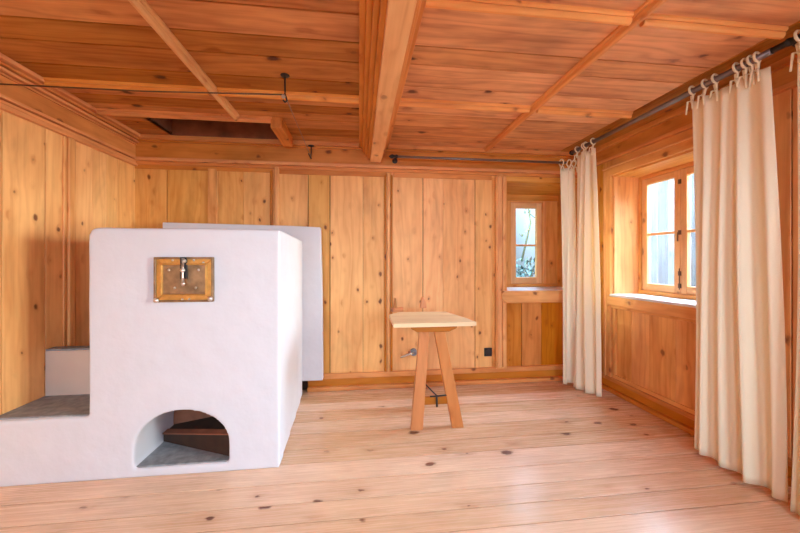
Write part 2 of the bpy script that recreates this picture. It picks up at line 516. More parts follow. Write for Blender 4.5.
# window builder: plane facing -y or -x (local: u across, w depth, z up), 2 panes high
def make_window(name, origin, rotz, width, z0, z1, sashes, glass_cols=None, label=None, stile=.045, muntins=(.5,), cheeks=0.0):
    """local x across 0..width, local y = depth (0 = room side)"""
    root = empty(name, origin); root.rotation_euler = (0, 0, rotz)
    struct(root, label)
    q = MB()
    q.box(0, cheeks + .03, -.01, .06, z0, z1, 'z', -.2)
    q.box(width - .03 - cheeks, width, -.01, .06, z0, z1, 'z', -.2)
    q.box(0, width, -.006, .06, z1 - .03, z1, 'x', 0)
    q.box(0, width, -.014, .06, z0, z0 + .035, 'x', -.3)
    q.build('window_frame', M['pine_frame'], root, bevel=.004)
    u0 = .03 + cheeks; W = (width - .06 - 2 * cheeks) / sashes
    for s in range(sashes):
        a, bb = u0 + s * W + .002, u0 + (s + 1) * W - .002
        zz0, zz1 = z0 + .037, z1 - .032
        sa = empty('sash', (0, 0, 0)); sa.parent = root
        q = MB()
        q.box(a, a + stile, .0, .04, zz0, zz1, 'z', .3)
        q.box(bb - stile, bb, .0, .04, zz0, zz1, 'z', .3)
        q.box(a + stile, bb - stile, .001, .039, zz0, zz0 + stile + .01, 'x', .2)
        q.box(a + stile, bb - stile, .001, .039, zz1 - stile, zz1, 'x', .2)
        for mu in muntins:
            zc = zz0 + (zz1 - zz0) * mu
            q.box(a + stile, bb - stile, .006, .036, zc - .011, zc + .011, 'x', .4)
        q.build('sash_frame', M['ceil_trim'], sa, bevel=.004)
        lv = [zz0 + stile + .01] + [zz0 + (zz1 - zz0) * mu for mu in muntins] + [zz1 - stile]
        for i in range(len(lv) - 1):
            p = MB(); p.box(a + stile - .003, bb - stile + .003, .018, .022, lv[i] + (0 if i == 0 else .011) - .002, lv[i + 1] - (0 if i == len(lv) - 2 else .011) + .002)
            p.build('pane', M['glass'], sa)
    return root


w = make_window('window_1', (NX0 + .03, YB + .335, 0), 0, 2.21 - NX0 - .03, NZ0 + .004, 1.875, 1, stile=.060, muntins=(.475,), cheeks=.155, label='small deep-set window in the far corner of the back wall')
# trim strip on the wide right cheek
q = MB(); q.box(.56, .59, -.022, -.008, NZ0 + .04, 1.87, 'z', .2); q.box(.10, .12, -.022, -.008, NZ0 + .04, 1.87, 'z', .2)
q.build('cheek_strip', M['pine_frame'], w, bevel=.003)

# ---- right wall
W1 = (2.03, 2.87); W2 = (0.0, .86); WZ0, WZ1 = .895, 1.985
def wall_right_boards(q):
    planks(q, 'y', XR, .02, [2.87, 3.0, YB + .03], .10, 2.2, tones=[-.3, -.9])
    planks(q, 'y', XR, .02, [.86, 1.06, 1.26, 1.57, 1.80, 2.03], .10, 2.2, strong=(1.57, 1.26), tones=[0, .2, .3, .1, 0])
    planks(q, 'y', XR, .02, [YF, -1.4, -1.1, -.85, -.6, -.3, 0.0], .10, 2.2)
    for a, bb in (W1, W2):
        planks(q, 'y', XR, .02, [a, a + .22, a + .45, a + .63, bb], .10, WZ0 - .02, tones=[.2, 0, .3, -.1])
        q.box(XR, XR + .02, a, bb, WZ1, 2.2, 'y', -.2)
q = MB(); wall_right_boards(q)
wall_right = struct(q.build('wall_right', M['pine_frame'], bevel=.002, seg=1), 'pine board wall with the windows at the right')
q = MB()
for a, bb in ((YF - .3, W2[0]), (W2[1], W1[0]), (W1[1], YB + .02)):
    q.box(XR + .021, XR + .30, a + .002, bb - .002, -.03, 2.75)
for a, bb in (W1, W2):
    q.box(XR + .021, XR + .30, a, bb, -.03, WZ0 - .002)
    q.box(XR + .021, XR + .30, a, bb, WZ1 + .002, 2.75)
struct(q.build('wall_right_core', M['dark']))
q = MB()
q.box(XR - .012, XR + .01, YF, YB, 2.16, 2.275, 'y', -.3)
q.box(XR - .045, XR + .01, YF, YB, 2.255, 2.30, 'y', -.1)
q.box(XR - .03, XR + .01, YF, YB, 2.13, 2.16, 'y', .1)
q.build('cornice', M['cornice'], wall_right, bevel=.005)
for k, (a, bb) in enumerate((W1, W2)):
    q = MB()
    q.box(XR - .03, XR + .001, a - .09, bb + .09, WZ1, WZ1 + .075, 'y', 0)      # head casing
    q.box(XR - .045, XR + .001, a - .09, bb + .09, WZ1 + .065, WZ1 + .08, 'y', .3)
    q.box(XR - .028, XR + .001, bb, bb + .085, .10, WZ1, 'z', .1)
    q.box(XR - .028, XR + .001, a - .085, a, .10, WZ1, 'z', .1)
    q.box(XR - .036, XR - .02, bb + .055, bb + .08, .10, WZ1 + .05, 'z', .3)
    q.build('window_casing', M['pine_frame'], wall_right, bevel=.004)
    q = MB()
    q.box(XR + .001, XR + .27, a, a + .016, WZ0, WZ1, 'z', .1)
    q.box(XR + .001, XR + .27, bb - .016, bb, WZ0, WZ1, 'z', .5)
    q.box(XR + .001, XR + .27, a, bb, WZ1 - .016, WZ1, 'y', -.2)
    q.build('reveal_board', M['pine_frame'], wall_right, bevel=.002)
    q = MB(); q.box(XR - .04, XR + .27, a + .002, bb - .002, WZ0 - .018, WZ0 + .004, 'y')
    q.build('window_sill', M['sill'], wall_right, bevel=.005)
    q = MB()
    q.box(XR - .04, XR + .001, a - .02, bb + .03, WZ0 - .10, WZ0 - .016, 'y', .2)
    q.box(XR - .024, XR + .001, a, bb, WZ0 - .125, WZ0 - .10, 'y', 0)
    q.build('sill_rail', M['pine_frame'], wall_right, bevel=.006)
    q = MB()     # moulded frame of the panel below the window
    q.box(XR - .018, XR + .001, a + .01, bb - .012, .13, .165, 'y', 0)
    q.box(XR - .018, XR + .001, bb - .05, bb - .012, .165, .77, 'z', 0)
    q.box(XR - .018, XR + .001, a + .01, a + .045, .165, .77, 'z', 0)
    q.build('panel_moulding', M['pine_frame'], wall_right, bevel=.006)
w2 = make_window('window_2', (XR + .25, W1[1] - .016, 0), -PI / 2, W1[1] - W1[0] - .032, WZ0 + .005, WZ1 - .016, 2, stile=.052, label='two-casement pine window in the right wall')
# hardware of the meeting stiles
q = MB()
q.tube([(.404, -.008, .97), (.404, -.008, 1.14)], .004, 8)
for z in (1.0, 1.10, 1.43, 1.84):
    q.box(.394, .414, -.011, .002, z - .018, z + .018)
q.tube([(.404, -.014, 1.43), (.404, -.022, 1.43), (.404, -.024, 1.36)], .005, 8)
q.build('window_latch', M['rust'], w2, bevel=.001)
w3 = make_window('window_3', (XR + .25, W2[1] - .016, 0), -PI / 2, W2[1] - W2[0] - .032, WZ0 + .005, WZ1 - .016, 2, stile=.042, label='two-casement pine window nearer the camera')

# ---- left wall
q = MB()
edL = [YF, -1.4, -1.1, -.8, -.5, -.2, .1, .4, .7, 1.0, 1.3, 1.6, 1.88, 2.12, 2.38, 2.51, 2.60, 2.76, 2.90, 3.02, YB + .03]
planks(q, 'y', XL, -.02, edL, 0, 2.06, strong=(2.12, 2.38), tones=[.4, .7, .6, .5, .3, .2, .4])
wall_left = struct(q.build('wall_left', M['pine'], bevel=.002, seg=1), 'pale pine board wall at the left')
q = MB(); q.box(XL - .30, XL - .021, YF - .3, YB + .02, -.03, 2.75)
struct(q.build('wall_left_core', M['dark']))
batten('batten', wall_left, M['pine_frame'], (XL, XL + .012, 2.50, 2.525, 0, 2.03), (XL, XL + .024, 2.528, 2.575, 0, 2.03), (XL, XL + .012, 2.578, 2.60, 0, 2.03), tone=.2)
batten('batten', wall_left, M['pine_frame'], (XL, XL + .012, .62, .645, 0, 2.03), (XL, XL + .024, .648, .695, 0, 2.03), (XL, XL + .012, .698, .72, 0, 2.03), tone=.2)
q = MB()
q.box(XL - .02, XL + .012, YF, YB, 2.105, 2.215, 'y', .1)
q.box(XL - .02, XL + .034, YF, YB, 2.085, 2.105, 'y', .6)
q.box(XL - .02, XL + .020, YF, YB, 2.058, 2.080, 'y', .4)
q.box(XL - .02, XL + .028, YF, YB, 2.030, 2.056, 'y', .5)
q.box(XL - .02, XL + .022, YF, YB, 2.215, 2.228, 'y', .3)
q.box(XL - .02, XL + .040, YF, YB, 2.232, 2.250, 'y', .6)
q.box(XL - .02, XL + .052, YF, YB, 2.255, 2.272, 'y', .1)
q.box(XL - .02, XL + .075, YF, YB, 2.275, 2.30, 'y', .7)
q.build('cornice', M['cornice'], wall_left, bevel=.005)

# ---- wall behind the camera, with two windows
FW = [(-1.3, -.4), (.55, 1.45)]
q = MB()
xs = [XL, -1.62, FW[0][0]]
planks(q, 'x', YF, -.02, xs, 0, 2.06); planks(q, 'x', YF, -.02, [FW[0][1], -.1, .2, FW[1][0]], 0, 2.06); planks(q, 'x', YF, -.02, [FW[1][1], 1.75, 2.05, XR], 0, 2.06)
for a, bb in FW:
    planks(q, 'x', YF, -.02, [a, a + .3, a + .6, bb], 0, .9); q.box(a, bb, YF - .02, YF, 2.0, 2.06, 'x')
wall_front = struct(q.build('wall_front', M['pine'], bevel=.002, seg=1))
q = MB()
for a, bb in ((XL - .3, FW[0][0]), (FW[0][1], FW[1][0]), (FW[1][1], XR + .3)):
    q.box(a, bb, YF - .30, YF - .021, -.03, 2.75)
for a, bb in FW:
    q.box(a, bb, YF - .30, YF - .021, -.03, .9); q.box(a, bb, YF - .30, YF - .021, 2.0, 2.75)
struct(q.build('wall_front_core', M['dark']))
for i, (a, bb) in enumerate(FW):
    make_window('window_%d' % (4 + i), (bb, YF - .25, 0), PI, bb - a, .9, 2.0, 2, stile=.042)
q = MB()
q.box(XL, XR, YF - .02, YF + .012, 2.05, 2.30, 'x', 0)
q.build('cornice', M['cornice'], wall_front, bevel=.005)

# ---- baseboards
q = MB()
q.box(-.335, XR, YB - .035, YB + .001, .105, .15, 'x', .2)
q.box(-.47, XR, YB - .018, YB + .001, .035, .105, 'x', -.7)
q.box(-.47, XR, YB - .06, YB + .001, 0.001, .036, 'x', .1)
struct(q.build('baseboard_back', M['cornice'], bevel=.006), 'stepped pine skirting along the back wall')
q = MB()
q.box(XR - .035, XR + .001, YF, YB - .06, .10, .135, 'y', 0)
q.box(XR - .018, XR + .001, YF, YB - .06, .035, .10, 'y', -.8)
q.box(XR - .05, XR + .001, YF, YB - .06, 0.001, .036, 'y', -.5)
struct(q.build('baseboard_right', M['cornice'], bevel=.006), 'stepped pine skirting under the right windows')

# ------------------------------------------------------------------ ceiling
HX0, HX1, HY0, HY1 = -1.62, -.65, 2.72, 3.18      # old flue opening
q = MB()
yl = [3.26, 3.06, 2.90, 2.72, 2.60, 2.47, 2.30, 2.12, 1.90, 1.73, 1.53, 1.39, 1.15, .92, .7, .47, .25, 0, -.25, -.5, -.75, -1, -1.25, -1.5, YF]
yr = [3.26, 3.08, 2.91, 2.742, 2.52, 2.30, 2.115, 1.88, 1.715, 1.39, 1.18, .95, .7, .47, .25, 0, -.25, -.5, -.75, -1, -1.25, -1.5, YF]
for k in range(len(yl) - 1):
    bb, a = yl[k], yl[k + 1]
    t = random.uniform(-1.0, .3)  # boards left of the beam toned darker, dimmer light put into the colour
    g = .005
    x0 = XL - .02 if bb <= HY0 + .001 else HX1
    q.box(x0, .14, a + g, bb - g, H, H + .02, 'x', t)
    if x0 > XL:
        q.box(XL - .02, HX0, a + g, bb - g, H, H + .02, 'x', t)
for k in range(len(yr) - 1):
    bb, a = yr[k], yr[k + 1]
    q.box(.14, XR + .02, a + .0045, bb - .0045, H, H + .02, 'x', random.uniform(.2, 1.0))  # boards right of the beam toned paler, stronger light put into the colour
ceiling = struct(q.build('ceiling', M['ceil'], bevel=.002, seg=1), 'brown pine board ceiling divided by battens')
q = MB()
q.box(XL - .3, HX0 - .02, YF - .3, YB + .4, H + .021, H + .12)
q.box(HX1 + .02, XR + .3, YF - .3, YB + .4, H + .021, H + .12)
q.box(HX0 - .02, HX1 + .02, YF - .3, HY0 - .02, H + .021, H + .12)
q.box(HX0 - .02, HX1 + .02, HY1 + .02, YB + .4, H + .021, H + .12)
struct(q.build('ceiling_backing', M['dark']))
q = MB()
q.box(HX0 - .02, HX0, HY0 - .02, HY1 + .02, H + .0, H + .42, 'y', -.9)
q.box(HX1, HX1 + .02, HY0 - .02, HY1 + .02, H + .0, H + .42, 'y', -.9)
q.box(HX0, HX1, HY0 - .02, HY0, H + .0, H + .42, 'x', -.9)
q.box(HX0, HX1, HY1, HY1 + .02, H + .0, H + .42, 'x', -.9)
q.box(HX0, HX1, HY0, HY1, H + .40, H + .42, 'x', -.9)
q.build('flue_opening_lining', M['soot'], ceiling)

q = MB(); q.box(2.0, XR - .045, YF, YB - .06, H - .006, H + .001, 'y', -1.0)  # thin darker strip along the right edge of the ceiling
q.build('dark_edge_strip', M['ceil'], ceiling, bevel=.002)
# main beam with stepped mouldings
q = MB()
q.box(.105, .207, YF, YB - .01, 2.13, 2.29, 'y', .5)
q.build('beam', M['ceil_trim'], ceiling, bevel=.004)
q = MB()
for x0, x1, z0 in ((.08, .106, 2.16), (.055, .081, 2.195), (.03, .056, 2.225), (.0, .031, 2.262)):
    q.box(x0, x1, YF, YB - .01, z0, H, 'y', -.5)
for x0, x1, z0 in ((.206, .225, 2.175), (.224, .245, 2.215), (.244, .275, 2.262)):
    q.box(x0, x1, YF, YB - .01, z0, H, 'y', .2)
q.build('beam_moulding', M['cornice'], ceiling, bevel=.005, seg=2)


def ceil_batten(x0, x1, y0, y1, along, mat=M['ceil_trim'], t=.2):
    """flat base strip with a raised rounded bead and two fillets"""
    q = MB()
    c, w_ = ((y0 + y1) / 2, (y1 - y0) / 2) if along == 'x' else ((x0 + x1) / 2, (x1 - x0) / 2)
    prof = [(-w_, H + .001), (-w_, H - .012), (-w_ + .007, H - .018), (-w_ + .013, H - .016), (-.016, H - .020), (-.014, H - .034), (-.006, H - .042),
            (.006, H - .042), (.014, H - .034), (.016, H - .020), (w_ - .013, H - .016), (w_ - .007, H - .018), (w_, H - .012), (w_, H + .001)]
    if along == 'x':
        q.prism([(c + p[0], p[1]) for p in prof], 'x', x0, x1, 'x', t)
    else:
        q.prism([(c + p[0], p[1]) for p in prof], 'y', y0, y1, 'y', t)
    q.build('ceiling_batten', mat, ceiling)


LB = -.955
ceil_batten(LB, LB + .062, YF, 2.70, 'y', M['ceil_trim'], .3)
ceil_batten(1.205, 1.267, YF, YB - .06, 'y', M['cornice'], .1)
for yy in (2.30, 1.39, .48, -.43):
    ceil_batten(XL + .07, LB, yy - .025, yy + .025, 'x', M['bead'], 0)
    ceil_batten(LB + .062, 0.0, yy - .025, yy + .025, 'x', M['bead'], 0)
    ceil_batten(.275, 1.205, yy - .025, yy + .025, 'x', M['bead'], .5)
    ceil_batten(1.267, 2.0, yy - .025, yy + .025, 'x', M['bead'], .5)
ceil_batten(XL + .07, -.66, 2.685, 2.735, 'x', M['cornice'], .3)
q = MB(); q.box(-.67, -.585, 2.69, 3.12, H - .085, H + .001, 'y', -.2)
q.build('trimmer_block', M['cornice'], ceiling, bevel=.006)


# ------------------------------------------------------------------ masonry stove
SX0, SX1, SY0, SY1, SZ = -1.464, -.457, 2.045, 3.13, 1.385
stove = empty('masonry_stove', (-1.0, 2.6, 0), 'big white plastered masonry stove with arched opening, low side bench and brass fire door', 'stove')
off = (-1.0, 2.6, 0)


def sub_grid(bm, cuts):
    pass


def arch_pts(x0, x1, z0, z1, n_=22):
    cx = (x0 + x1) / 2; r = (x1 - x0) / 2
    hs = .10                     # straight part of the jambs
    pts = [(x0, z0), (x1, z0)]
    for i in range(n_ + 1):
        a = PI * i / n_
        pts.append((cx + r * math.cos(a), z0 + hs + (z1 - z0 - hs) * math.sin(a) ** .92 if 0 < i < n_ else z0 + hs))
    return pts


body = bmesh.new()
# L-shaped front outline with a rounded top-left corner, extruded in depth (side wall leans a little, as built)
def corner(cx, cz, r, a0, a1, k=6):
    return [(cx + r * math.cos(a0 + (a1 - a0) * i / k), cz + r * math.sin(a0 + (a1 - a0) * i / k)) for i in range(k + 1)]
out = [(SX0, 0.0)]
out = [(SX0, 0), (SX1, 0)] + corner(SX1 - .012, SZ - .012, .012, 0, PI / 2, 3) + corner(SX0 + .04, SZ - .04, .04, PI / 2, PI)
A = [body.verts.new((p[0], SY0, p[1])) for p in out]
B = [body.verts.new((p[0] - (.045 if p[0] > -.9 else 0), SY1, p[1])) for p in out]
nn = len(out)
body.faces.new(A); body.faces.new(B[::-1])
for i in range(nn):
    body.faces.new([A[(i + 1) % nn], A[i], B[i], B[(i + 1) % nn]])
bmesh.ops.recalc_face_normals(body, faces=body.faces)
me = bpy.data.meshes.new('stove_body'); body.to_mesh(me); body.free()
me.materials.append(M['plaster'])
so = bpy.data.objects.new('stove_body', me); C.objects.link(so)
cut = MB(); cut.prism(arch_pts(-1.239, -.737, .048, .358), 'y', SY0 - .1, SY0 + .52)
co = cut.build('cutter', M['plaster'])
bo = so.modifiers.new('b', 'BOOLEAN'); bo.object = co; bo.operation = 'DIFFERENCE'; bo.solver = 'EXACT'
dg = bpy.context.evaluated_depsgraph_get()
me1 = bpy.data.meshes.new_from_object(so.evaluated_get(dg))
so.modifiers.clear(); so.data = me1
bpy.data.objects.remove(co)
# the low bench at the left is one masonry body with the block
bm = bmesh.new(); bm.from_mesh(me1)
def add_block(x0, x1, y0, y1, z0, z1):
    r_ = bmesh.ops.create_cube(bm, size=1.0)
    for v in r_['verts']:
        v.co = Vector(((x0 + x1) / 2 + v.co.x * (x1 - x0), (y0 + y1) / 2 + v.co.y * (y1 - y0), (z0 + z1) / 2 + v.co.z * (z1 - z0)))
add_block(XL + .003, SX0 + .05, SY0, 2.42, 0, .350)
bm.to_mesh(me1); bm.free()
rm = so.modifiers.new('rm', 'REMESH'); rm.mode = 'VOXEL'; rm.voxel_size = .011
sm_ = so.modifiers.new('sm', 'SMOOTH'); sm_.factor = .5; sm_.iterations = 5
tx = bpy.data.textures.new('plaster_waves', 'CLOUDS'); tx.noise_scale = .28
dm = so.modifiers.new('dm', 'DISPLACE'); dm.texture = tx; dm.strength = .008; dm.mid_level = .5
dg = bpy.context.evaluated_depsgraph_get()
me2 = bpy.data.meshes.new_from_object(so.evaluated_get(dg))
so.modifiers.clear(); so.data = me2
me2.transform(Matrix.Translation(-Vector(off)))
for v in me2.vertices:
    if v.co.z < .004: v.co.z = .0
so.parent = stove
for p_ in me2.polygons: p_.use_smooth = True

# low bench part at the left
q = MB()
q.prism([(XL + .003, 2.068), (-1.70, 2.066), (SX0 + .004, 2.056), (SX0 + .004, 2.375), (XL + .003, 2.375)], 'z', .345, .3575)
q.build('bench_slab', M['stone'], stove, offset=off)
# raised block at the back of the bench
q = MB(); q.box(XL + .002, SX0 + .01, 2.373, 2.455, .34, .636)
q.build('back_block', M['plaster_old'], stove, bevel=.006, offset=off)
q = MB(); q.box(XL + .003, SX0 + .005, 2.378, 2.45, .635, .647)
q.build('block_slab', M['stone'], stove, offset=off)
# inside the arch: stone floor, timber ledge and sooty back
q = MB(); q.box(-1.236, -.74, SY0 + .012, SY0 + .518, .046, .056)
q.build('hearth_slab', M['stone'], stove, offset=off)
q = MB()
q.prism(arch_pts(-1.235, -.741, .052, .354), 'y', SY0 + .40, SY0 + .505)
q.build('niche_back', M['soot'], stove, offset=off)
q = MB()
q.hexa([(-1.232, 2.32, .055), (-.742, 2.09, .055), (-.742, 2.45, .055), (-1.232, 2.45, .055)],
       [(-1.232, 2.32, .105), (-.742, 2.09, .185), (-.742, 2.45, .185), (-1.232, 2.45, .105)], 'x')
q.build('niche_ledge', M['dark'], stove, bevel=.004, offset=off)
q = MB()
q.hexa([(-1.232, 2.31, .106), (-.742, 2.08, .187), (-.742, 2.14, .187), (-1.232, 2.37, .106)],
       [(-1.232, 2.31, .112), (-.742, 2.08, .193), (-.742, 2.14, .193), (-1.232, 2.37, .112)], 'x')
q.build('niche_ledge_board', M['soot'], stove, offset=off)

# brass fire door
dx0, dx1, dz0, dz1 = -1.128, -.816, .970, 1.222
door = empty('fire_door', (0, 0, 0)); door.parent = stove
door.location = (0, 0, 0)
def ring_frame(x0, x1, z0, z1, wdt, y0, y1, mat, name, bevel):
    q = MB()
    q.prism([(x0, z0), (x1, z0), (x1 - wdt, z0 + wdt), (x0 + wdt, z0 + wdt)], 'y', y0, y1)
    q.prism([(x1, z0), (x1, z1), (x1 - wdt, z1 - wdt), (x1 - wdt, z0 + wdt)], 'y', y0, y1)
    q.prism([(x1, z1), (x0, z1), (x0 + wdt, z1 - wdt), (x1 - wdt, z1 - wdt)], 'y', y0, y1)
    q.prism([(x0, z1), (x0, z0), (x0 + wdt, z0 + wdt), (x0 + wdt, z1 - wdt)], 'y', y0, y1)
    return q.build(name, mat, door, bevel=bevel, offset=off)
ring_frame(dx0, dx1, dz0, dz1, .012, SY0 - .018, SY0 + .005, M['bronze'], 'outer_rim', .003)
ring_frame(dx0 + .008, dx1 - .008, dz0 + .008, dz1 - .008, .038, SY0 - .010, SY0 + .005, M['brass'], 'door_frame', .004)
ring_frame(dx0 + .034, dx1 - .034, dz0 + .034, dz1 - .034, .010, SY0 - .020, SY0 + .005, M['brass'], 'inner_rim', .003)
q = MB(); q.box(dx0 + .04, dx1 - .04, SY0 - .008, SY0 + .006, dz0 + .04, dz1 - .04)
q.build('door_plate', M['bronze'], door, offset=off)
for rx, rz in ((-1.05, 1.150), (-.895, 1.150), (-1.02, 1.050), (-.91, 1.050), (-1.03, 1.205), (-.92, 1.205), (-.98, .985), (-.945, .985), (-.87, 1.19)):
    q = MB(); q.ball((rx, SY0 - .013, rz), .0075, 8, (1, .6, 1)); q.build('rivet', M['steel'], door, offset=off)
for rx, rz in ((dx0 + .016, dz0 + .012), (dx1 - .014, dz0 + .018)):
    q = MB(); q.ball((rx, SY0 - .022, rz), .015, 10, (1, .6, 1)); q.build('corner_bolt', M['steel'], door, offset=off)
q = MB()
q.tube([(-.972, SY0 - .022, 1.215), (-.972, SY0 - .026, 1.16), (-.968, SY0 - .036, 1.12), (-.966, SY0 - .036, 1.075)], [.007, .006, .006, .009], 8)
q.ball((-.972, SY0 - .026, 1.148), .013, 10); q.ball((-.966, SY0 - .024, 1.20), .012, 10)
q.ball((-.966, SY0 - .036, 1.073), .011, 10)
q.build('latch', M['steel'], door, offset=off)
q = MB(); q.box(-.99, -.955, SY0 - .02, SY0 - .005, 1.10, 1.222); q.build('latch_plate', M['iron'], door, bevel=.002, offset=off)

# firewall panel on the timber wall behind the stove
q = MB()
q.prism([(-1.672, .12), (-.325, .12), (-.33, .9), (-.345, 1.505), (-.6, 1.515), (-1.672, 1.532)], 'y', 3.132, YB - .03)
pp = q.build('plaster_panel', M['plaster'], wall_back, bevel=.008, seg=2)
pp['label'] = 'white plastered panel behind the stove'

# ------------------------------------------------------------------ drying rods above the stove
hg = 2.165
q = MB()
q.tube([(XL + .001, 2.08, hg - .01), (-1.2, 2.08, hg - .006), (-.43, 2.08, hg + .02)], .0042, 8)
rod1 = q.build('drying_rod', M['rust'])
tag(rod1, 'thin dark rod running below the ceiling from the left wall to the iron hook', 'rod')
q = MB(); q.tube([(-.435, 2.08, hg + .015), (-.435, 2.6, hg + .0), (-.435, 3.215, 2.15)], .0022, 6)
rod2 = q.build('drying_rod', M['rod'])
tag(rod2, 'thin wire from the ceiling hook back to the hook on the far cornice', 'rod')
hk = empty('ceiling_hook', (-.435, 2.08, H), 'dark iron hook hanging from the brown ceiling left of the beam', 'hook', 'iron hooks')
q = MB(); q.tube([(0, 0, 0), (0, 0, -.115), (.006, 0, -.13), (.012, 0, -.15), (0, 0, -.16), (-.01, 0, -.148)], .005, 8); q.build('shank', M['iron'], hk)
q = MB(); q.ball((0, 0, -.002), .028, 10, (1, 1, .25)); q.build('ceiling_plate', M['iron'], hk)
q = MB(); q.ball((-.008, -.004, -.128), .013, 8); q.build('knob', M['steel'], hk)
hk = empty('ceiling_hook', (-.435, 3.19, 2.255), 'dark iron hook under the far cornice behind the stove', 'hook', 'iron hooks')
q = MB(); q.tube([(0, 0, 0), (0, 0, -.06), (-.004, 0, -.10), (-.002, 0.012, -.115), (-.025, .0, -.07)], .005, 8); q.build('shank', M['iron'], hk)
q = MB(); q.ball((0, .0, .0), .022, 10, (1.3, .8, .4)); q.build('ceiling_plate', M['iron'], hk)

# ------------------------------------------------------------------ table
tb = empty('trestle_table', (.5, 2.5, 0), 'small pale table with angled board top on splayed orange-brown trestle legs', 'table')
toff = (.5, 2.5, 0)
q = MB(); q.prism([(.228, 2.262), (.803, 2.262), (.79, 2.42), (.715, 2.765), (.33, 2.79), (.236, 2.66)], 'z', .752, .780, 'x', .2)
q.build('tabletop', M['table'], tb, bevel=.003, offset=toff)
q = MB(); q.prism([(.345, .752), (.69, .752), (.68, .728), (.625, .706), (.40, .706), (.362, .728)], 'y', 2.32, 2.43, 'x', -1.3)
q.build('cleat', M['leg'], tb, bevel=.003, offset=toff)
q = MB(); q.box(.44, .56, 2.43, 2.72, .725, .752, 'y'); q.build('bearer', M['leg'], tb, bevel=.003, offset=toff)
def leg(xb0, xb1, xt0, xt1, yb=(2.375, 2.42), yt=(2.355, 2.40), zt=.713):
    q = MB()
    q.hexa([(xb0, yb[0], 0), (xb1, yb[0], 0), (xb1, yb[1], 0), (xb0, yb[1], 0)],
           [(xt0, yt[0], zt), (xt1, yt[0], zt), (xt1, yt[1], zt), (xt0, yt[1], zt)], 'z', random.uniform(-.4, .4))
    return q.build('leg', M['leg'], tb, bevel=.003, offset=toff)
leg(.365, .450, .425, .492)
leg(.667, .750, .527, .602)
leg(.46, .52, .478, .532, (2.68, 2.72), (2.56, 2.60), .726)
q = MB(); q.box(.436, .685, 2.385, 2.405, .172, .228, 'x', -1.3); q.build('stretcher', M['leg'], tb, bevel=.003, offset=toff)
q = MB()
q.tube([(.495, 2.64, .28), (.50, 2.5, .27), (.555, 2.39, .232)], .005, 6)
q.tube([(.50, 2.375, .236), (.56, 2.372, .238), (.66, 2.375, .243)], .006, 6)
q.tube([(.548, 2.372, .245), (.55, 2.372, .205), (.552, 2.376, .16)], .007, 6)
q.build('iron_brace', M['iron'], tb, offset=toff)

# wooden pegs on the wall
pg = empty('wall_peg', (.355, YB, .72), 'wooden bracket peg on the back wall just above the table at its left end', 'peg', 'wooden pegs on the back wall')
q = MB(); q.box(-.055, .062, -.05, 0, 0, .035, 'x'); q.build('foot', M['cornice'], pg, bevel=.003)
q = MB(); q.prism([(-.03, .035), (.0, .035), (-.008, .125), (-.02, .125)], 'y', -.04, -.01, 'z'); q.build('pin', M['cornice'], pg, bevel=.003)
pg = empty('wall_peg', (.610, YB, .75), 'small tapered wooden peg on the back wall behind the middle of the table', 'peg', 'wooden pegs on the back wall')
q = MB(); q.prism([(-.028, 0), (.03, 0), (.022, .055), (.006, .10), (-.010, .10), (-.02, .05)], 'y', -.045, 0, 'z'); q.build('pin', M['cornice'], pg, bevel=.003)

# sockets
sk = empty('wall_socket', (1.262, YB, .30), 'small black square socket low on the back wall beside the niche', 'socket')
q = MB(); q.box(-.035, .045, -.014, 0, -.042, .042); q.build('cover_plate', M['black'], sk, bevel=.006)
q = MB(); q.tube([(.005, -.013, 0), (.005, -.024, 0)], .028, 16); q.build('socket_insert', M['iron'], sk, bevel=.002)
sk = empty('wall_valve', (.52, YB, .325), 'small grey metal fitting with a lever low on the wall behind the table legs', 'metal fitting')
q = MB(); q.tube([(0, 0, 0), (0, -.03, 0)], .035, 16); q.build('rosette', M['stone'], sk, bevel=.004)
q = MB(); q.tube([(0, -.03, 0), (-.05, -.05, -.01), (-.13, -.055, -.035)], [.012, .010, .008], 8); q.build('lever', M['steel'], sk)

# ------------------------------------------------------------------ curtain rods
def finial(q, c, r): q.ball(c, r, 12)
RX, RZ = 2.04, 2.245
rr = empty('curtain_rod', (RX, 2.0, RZ), 'long dark metal curtain rod along the right wall over the windows', 'curtain rod', 'curtain rods')
q = MB(); q.tube([(0, 1.05, 0), (0, -.545, 0)], .017, 12); q.build('rod', M['rod'], rr)
q = MB(); q.tube([(0, -.545, .0), (0, -2.5, .0)], .015, 12); q.build('rod', M['iron'], rr)
for yy in (-.61, -2.3):
    q = MB()
    q.tube([(0.0, yy, -.0), (.06, yy, -.014), (.28, yy, -.02)], .009, 8); q.tube([(.262, yy, -.02), (.28, yy, -.02)], .038, 14)
    q.ball((0, yy, 0), .02, 10)
    q.build('rod_bracket', M['iron'], rr)
q = MB(); q.ball((0, 1.06, 0), .024, 12); q.build('finial', M['iron'], rr)

BY, BZ = 3.09, 2.155
rb = empty('curtain_rod', (1.2, BY, BZ), 'shorter dark metal curtain rod along the back wall over the small window', 'curtain rod', 'curtain rods')
q = MB(); q.tube([(-.87, 0, 0), (.80, 0, 0)], .011, 12); q.build('rod', M['rod'], rb)
q = MB(); q.tube([(-.86, 0, 0), (-.86, .15, .0)], .008, 8); q.tube([(-.86, .135, 0), (-.86, .15, 0)], .026, 12); q.ball((-.86, 0, 0), .018, 10)
q.build('rod_bracket', M['iron'], rb)
q = MB(); q.ball((-.90, 0, 0), .02, 10); q.tube([(-.87, 0, 0), (-.91, 0, 0), (-.93, 0, 0)], [.012, .018, .004], 10); q.build('finial', M['iron'], rb)


